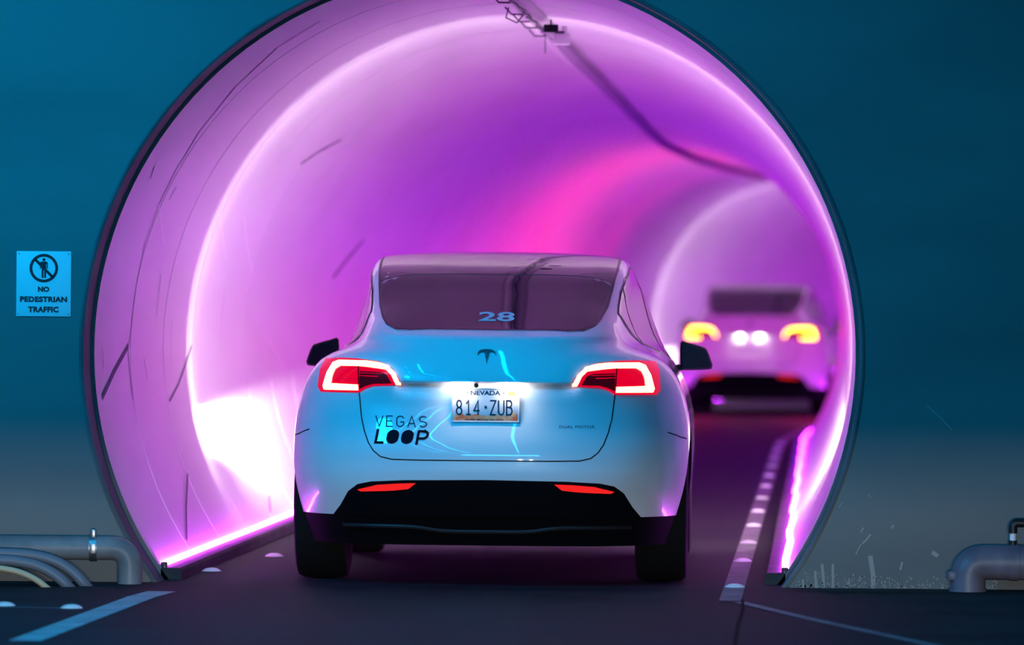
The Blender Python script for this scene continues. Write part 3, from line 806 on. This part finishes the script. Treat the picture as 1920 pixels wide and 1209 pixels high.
# --- headlights: lens and the lamp behind it
for s in (1, -1):
    pts = [(s * x, z) for x, z in [(.55, .64), (.70, .66), (.82, .70), (.80, .74), (.66, .71), (.55, .67)]]
    v = []
    for x, z in pts:
        loc, nr, _, _ = BV.ray_cast(Vector((x, 8, z)), Vector((0, -1, 0)))
        v.append(loc + Vector((0, .006, 0)))
    for x, z in pts:
        loc, nr, _, _ = BV.ray_cast(Vector((x, 8, z)), Vector((0, -1, 0)))
        v.append(loc - Vector((0, .02, 0)))
    n = len(pts)
    mk('headlight', v, [tuple(range(n)), tuple(range(n, 2 * n))] + [(k, (k + 1) % n, n + (k + 1) % n, n + k) for k in range(n)], M_headlens, car, smooth=False)
def headlamp(parent, x, power, spill):
    # low beam: below the horizon, strongest straight ahead, thin towards the road just ahead; weak spill all round
    o = spot('headlight_beam', (0, 0, 0), (0, 1, 0), power, (1.0, .82, .88), R_(180), .25, .05, [(.0, .03, 1, 0), (-.22, -.05, 0, 1)], parent)
    nt = o.data.node_tree; sp = [n for n in nt.nodes if n.type == 'SEPXYZ'][0]; e = nt.nodes['Emission']
    last = e.inputs['Strength'].links[0].from_socket
    m = nt.nodes.new('ShaderNodeMapRange')
    for k, q in enumerate((.1, .9, .35, 3.4)): m.inputs[k + 1].default_value = q
    nt.links.new(sp.outputs['Y'], m.inputs[0])
    a = nt.nodes.new('ShaderNodeMath'); a.operation = 'MULTIPLY_ADD'; 
    sides = nt.nodes.new('ShaderNodeMapRange')     # spill: strongest to the sides, little towards the road
    for k, q in enumerate((.0, .6, 2.7 * spill, .6 * spill)): sides.inputs[k + 1].default_value = q
    up = nt.nodes.new('ShaderNodeMapRange')
    for k, q in enumerate((-.45, -.08, .08, 1)): up.inputs[k + 1].default_value = q
    sm = nt.nodes.new('ShaderNodeMath'); sm.operation = 'MULTIPLY'
    nt.links.new(sp.outputs['Y'], sides.inputs[0]); nt.links.new(sp.outputs['Z'], up.inputs[0])
    nt.links.new(sides.outputs[0], sm.inputs[0]); nt.links.new(up.outputs[0], sm.inputs[1]); nt.links.new(sm.outputs[0], a.inputs[2])
    nt.links.new(last, a.inputs[0]); nt.links.new(m.outputs[0], a.inputs[1]); nt.links.new(a.outputs[0], e.inputs['Strength'])
    o.location = (x, 4.52, .70); return o
def braketail(parent, x, power):
    l = bpy.data.lights.new('brake_light', 'AREA'); l.shape = 'RECTANGLE'; l.size = .36; l.size_y = .10; l.energy = power; l.color = (1.0, .0, .10)
    o = bpy.data.objects.new('brake_light', l); COL.objects.link(o)
    o.location = (x, -.02, 1.0); o.rotation_euler = (R_(-90), 0, 0); o.parent = parent
    return o

def copy_tree(o, parent=None, skip=()):
    c = o.copy(); COL.objects.link(c)
    if parent: c.parent = parent
    for ch in list(o.children):
        if ch.name.split('.')[0] in skip: continue
        if ch.type == 'LIGHT' and ch.name.startswith(('head', 'brake')): continue
        copy_tree(ch, c, skip)
    return c
car2 = copy_tree(car, None, ('number_decal',))
car2['label'] = 'white hatchback deeper in the tunnel, blurred, with glowing yellow-red tail lamps'
for ch in list(car2.children):
    if ch.name.split('.')[0] == 'lettering': bpy.data.objects.remove(ch)
for ch in car2.children:
    if ch.name.startswith('license_plate'):
        ch['label'] = 'blurred pale plate'
        for g in list(ch.children):
            if g.name.split('.')[0] in ('lettering', 'dot_mark', 'plate_picture', 'registration_sticker'): bpy.data.objects.remove(g)
    for g in ch.children:
        if g.name.split('.')[0] == 'light_band':
            g.data = g.data.copy(); g.data.materials.clear(); g.data.materials.append(M_bandfar)
for x in (-.82, .82):
    headlamp(car, x, 600, .075); headlamp(car2, x, 400, .07)
    braketail(car, x, .25); braketail(car2, x, 14)
car.location = (-.12, 27.0, 0); car.rotation_euler = (0, 0, -.037)
car2.location = (2.87, 69.5, 0); car2.rotation_euler = (0, 0, -.105)

# ------------------------------------------------------------------ road marker domes
def dome_mesh():
    M = MB().lathe([(0, .018), (.018, .0168), (.034, .012), (.045, .005), (.050, 0)], Matrix.Identity(4), 20)
    return M
d0 = dome_mesh().build('road_marker', M_dot, sharp=None)
spots = []
ords = ['first', 'second', 'third', 'fourth', 'fifth', 'sixth', 'seventh', 'eighth', 'ninth', 'tenth', 'eleventh', 'twelfth']
for k, Y in enumerate([27.35, 30.1, 32.4, 34.9, 37.3, 39.8, 42.4, 45.0, 47.6, 50.2, 52.8, 55.4]):
    spots.append((cx(Y) + 1.262 - (.0 if k else .0), Y, 'white road marker dome on the right stripe, %s going in from the tunnel mouth' % ords[k]))
spots += [(-1.475, 28.5, 'white road marker dome by the left curb just inside the tunnel mouth'), (-1.235, 30.2, 'white road marker dome deeper in, beside the left rear tyre of the white car'),
          (-2.205, 25.15, 'blue-lit road marker dome at the left photo edge, end of the thin line'), (-1.90, 25.0, 'blue-lit road marker dome touching the broad blue stripe')]
for k, (x, y, lab) in enumerate(spots):
    o = d0 if k == 0 else d0.copy()
    if k: COL.objects.link(o)
    o.location = (x, y, .003); tag(o, lab, 'road marker', 'domed road markers')

# ------------------------------------------------------------------ sign
sg = empty('warning_sign', at(82, 532, Y0 - .004)); tag(sg, 'square white no pedestrian traffic sign on the wall left of the tunnel', 'sign')
MB().box((0, 0, 0), (.260, .006, .310), .0015).build('sign_plate', M_sign, sg)
def sgn_mesh(name, vf, box, mt, yy=-.0042):
    a, fs = vf; u0, v0, u1, v1 = box
    return mk(name, [(u0 + q[0] * (u1 - u0), yy, v0 + q[1] * (v1 - v0)) for q in a], fs, mt, sg, smooth=False)
sgn_mesh('lettering', text_2d('NO', .055), (-.027, -.039, .027, -.013), M_signink)
sgn_mesh('lettering', text_2d('PEDESTRIAN', .052, 0, 1.08), (-.112, -.087, .112, -.060), M_signink)
sgn_mesh('lettering', text_2d('TRAFFIC', .052, 0, 1.08), (-.073, -.136, .072, -.108), M_signink)
cy_ = .0745; v = []; fs = []
for k in range(48):
    a = 2 * PI * k / 48
    for r in (.0545, .068): v.append((r * math.cos(a), -.0046, cy_ + r * math.sin(a)))
for k in range(48): fs.append((2 * k, 2 * k + 1, 2 * ((k + 1) % 48) + 1, 2 * ((k + 1) % 48)))
n0 = len(v); c, s_ = math.cos(R_(135)), math.sin(R_(135))
for t, w in ((-.06, -.0065), (.06, -.0065), (.06, .0065), (-.06, .0065)): v.append((t * c - w * s_, -.0046, cy_ + t * s_ + w * c))
fs.append((n0, n0 + 1, n0 + 2, n0 + 3))
mk('prohibition_ring', v, fs, M_signred, sg, smooth=False)
fig = [(-.017, .103), (-.010, .106), (.012, .106), (.019, .099), (.019, .072), (.0135, .072), (.0135, .095), (.011, .095), (.011, .028), (.002, .028), (.002, .068), (-.001, .068), (-.001, .028), (-.010, .028), (-.010, .095), (-.0125, .095), (-.0125, .072), (-.018, .072)]
hd = arc2(.0005, .115, .0075, .0075, 0, 345, 16)
mk('pedestrian_figure', [(x, -.0043, z) for x, z in fig] + [(x, -.0043, z) for x, z in hd], [tuple(range(len(fig))), tuple(range(len(fig), len(fig) + len(hd)))], M_signink, sg, smooth=False)
for x, z in ((.118, .143), (-.118, .143), (.118, -.143), (-.118, -.143)): MB().lathe([(0, .002), (.003, .0015), (.004, 0)], Matrix.Translation((x, -.003, z)) @ Matrix.Rotation(PI / 2, 4, 'X'), 10).build('sign_bolt', M_steel, sg)

# ------------------------------------------------------------------ pipes left of the opening
PYw = 27.22
p = empty('wall_pipe', (-1.80, PYw, 0)); tag(p, 'grey pipe along the wall foot with an elbow into the ground, left of tunnel', 'pipe')
L = p.location
loc = lambda q: Vector(q) - L
MB().tube(bend([loc((-4.5, PYw, .168)), loc((-1.795, PYw, .168)), loc((-1.795, PYw, -.02))], .13, 10), .057, 20).build('pipe_run', M_pipe, p)
cl = MB().tube([loc((-1.985, PYw, .168)), loc((-1.950, PYw, .168))], .064, 20); cl.box(loc((-1.967, PYw - .01, .235)), (.022, .05, .045), .004); cl.box(loc((-1.967, PYw - .062, .168)), (.03, .014, .05), .003)
cl.build('pipe_clamp', M_steel, p)
for nm, mt, lab, r, dx, h, yy in (('outer', M_conduit, 'outermost grey flexible conduit arching into the ground, left of the tunnel', .026, 0.0, .150, 26.98), ('middle', M_conduit, 'middle grey flexible conduit, between the outer grey and the beige one', .026, -.075, .125, 26.90), ('inner', M_beige, 'thin beige conduit arching into the ground, innermost of the bent conduits', .015, -.17, .095, 26.84)):
    base = Vector((-1.965 + dx, yy, 0))
    pts = [Vector((0, 0, -.02)), Vector((-.075, 0, h * .42)), Vector((-.16, 0, h * .78)), Vector((-.27, 0, h * .96)), Vector((-.42, 0, h)), Vector((-2.2, 0, h + .01))]
    o = MB().tube(bend(pts, .09, 5), r, 12).build('conduit', mt, sharp=None); o.location = base
    tag(o, lab, 'conduit', 'bent conduits at the wall foot')
# right pipes
p = empty('wall_pipe', (2.16, 27.2, 0)); tag(p, 'thick grey elbow pipe rising from the ground, right of the tunnel', 'pipe')
L = p.location
MB().tube(bend([loc((2.165, 27.2, -.02)), loc((2.165, 27.2, .138)), loc((4.6, 27.2, .138))], .14, 12), .083, 24).build('pipe_run', M_pipe2, p)
MB().tube([loc((2.165, 27.2, .0)), loc((2.165, 27.2, .012))], .089, 24).build('base_flange', M_pipe2, p)
cl = MB().tube([loc((2.36, 27.2, .138)), loc((2.40, 27.2, .138))], .087, 24); cl.build('pipe_collar', M_pipe2, p)
MB().box(loc((2.095, 27.17, .075)), (.06, .04, .05), .012).build('side_boss', M_pipe2, p)
vv = empty('valve', (2.375, 27.2, .22)); tag(vv, 'small black elbow valve with a white collar above the thick right pipe', 'valve')
MB().tube([(0, 0, -.008), (0, 0, .022)], .020, 14).build('valve_base', M_black, vv)
MB().tube([(0, 0, .020), (0, 0, .058)], .015, 14).build('valve_collar', M_white, vv)
MB().tube(bend([(0, 0, .056), (0, 0, .105), (.16, 0, .105)], .05, 6), .021, 14).build('valve_elbow', M_black, vv)
o = MB().tube(bend([(0, 0, -.02), (0, 0, .05), (.3, 0, .05), (1.9, 0, .05)], .04, 6), .028, 12).build('conduit', M_pipe2); o.location = (2.52, 27.0, 0)
tag(o, 'low dark conduit in front of the thick right pipe', 'conduit')

# ------------------------------------------------------------------ cables and boxes along the crown
def crown(Y, dx=0.0, drop=0.03):
    return Vector((cx(Y) + dx, Y, CZ + math.sqrt((RIN - drop) ** 2 - dx * dx)))
cr = empty('ceiling_cable', crown(30.5, .06)); tag(cr, 'dark cable run with pale conduit clipped along the tunnel crown', 'cable')
L = cr.location
ysd = list(np.arange(32.6, 110, .7)); MB().tube([crown(q, .085 + .005 * math.sin(q * 1.3), .035) - L for q in ysd], [.016 + .020 * min(1, (q - 32.6) / 3) for q in ysd], 8).build('cable_bundle', M_cable, cr, sharp=None)
ysd = list(np.arange(27.8, 46, .5)); MB().tube([crown(q, .02, .022) - L for q in ysd], .020, 8).build('pale_conduit', M_white, cr, sharp=None)
rr = random.Random(11); ysd = list(np.arange(27.8, 33.5, .12))
MB().tube([crown(q, .065 + rr.uniform(-.012, .012), .03 + rr.uniform(0, .02)) - L for q in ysd], .006, 6).build('loose_wire', M_wire, cr, sharp=None)
MB().tube([crown(q, .10, .008) - L for q in np.arange(27.8, 33.0, .4)], .03, 8).build('flat_tray', mat('tray_grey', (.42, .38, .44), .6), cr, sharp=None)
MB().tube([crown(30.4, -.0, .02) - L, crown(30.45, -.02, .08) - L, crown(30.6, .03, .10) - L, crown(30.7, .06, .05) - L], .004, 6).build('wire_loop', M_wire, cr, sharp=None)
MB().tube([crown(32.9, .07, .03) - L, crown(32.9, .07, .09) - L, crown(32.91, .07, .16) - L], .003, 6).build('hanging_wire', M_wire, cr, sharp=None)
for q in (29.6, 30.8, 31.6, 32.3, 33.3):
    MB().tube([crown(q, -.045, .006) - L, crown(q, -.01, .045) - L, crown(q, .05, .045) - L], .005, 6).build('cable_clip', M_wire, cr, sharp=None)
bx = MB().box((0, 0, 0), (.078, .10, .040), .004)
bx.box((.0, -.0505, 0), (.003, .003, .036)); o = bx.build('sensor_box', M_blackbox); o.location = at(1033, 53.5, 31.2)
tag(o, 'small black box on the tunnel crown beside the cable', 'box')
ob = MB().box((0, 0, .018), (.008, .06, .060), .002).build('mounting_bracket', M_wire, o)
wb = empty('junction_box', at(1053, 73, 31.7)); tag(wb, 'pale junction box on the tunnel crown just past the black box', 'box')
MB().box((0, 0, 0), (.090, .12, .062), .005).build('box_body', M_white, wb)
MB().box((-.012, -.058, .034), (.055, .02, .014), .003).build('box_lid', M_wire, wb)
MB().box((.015, .0, .045), (.03, .06, .05), .003).build('mounting_bracket', M_white, wb)
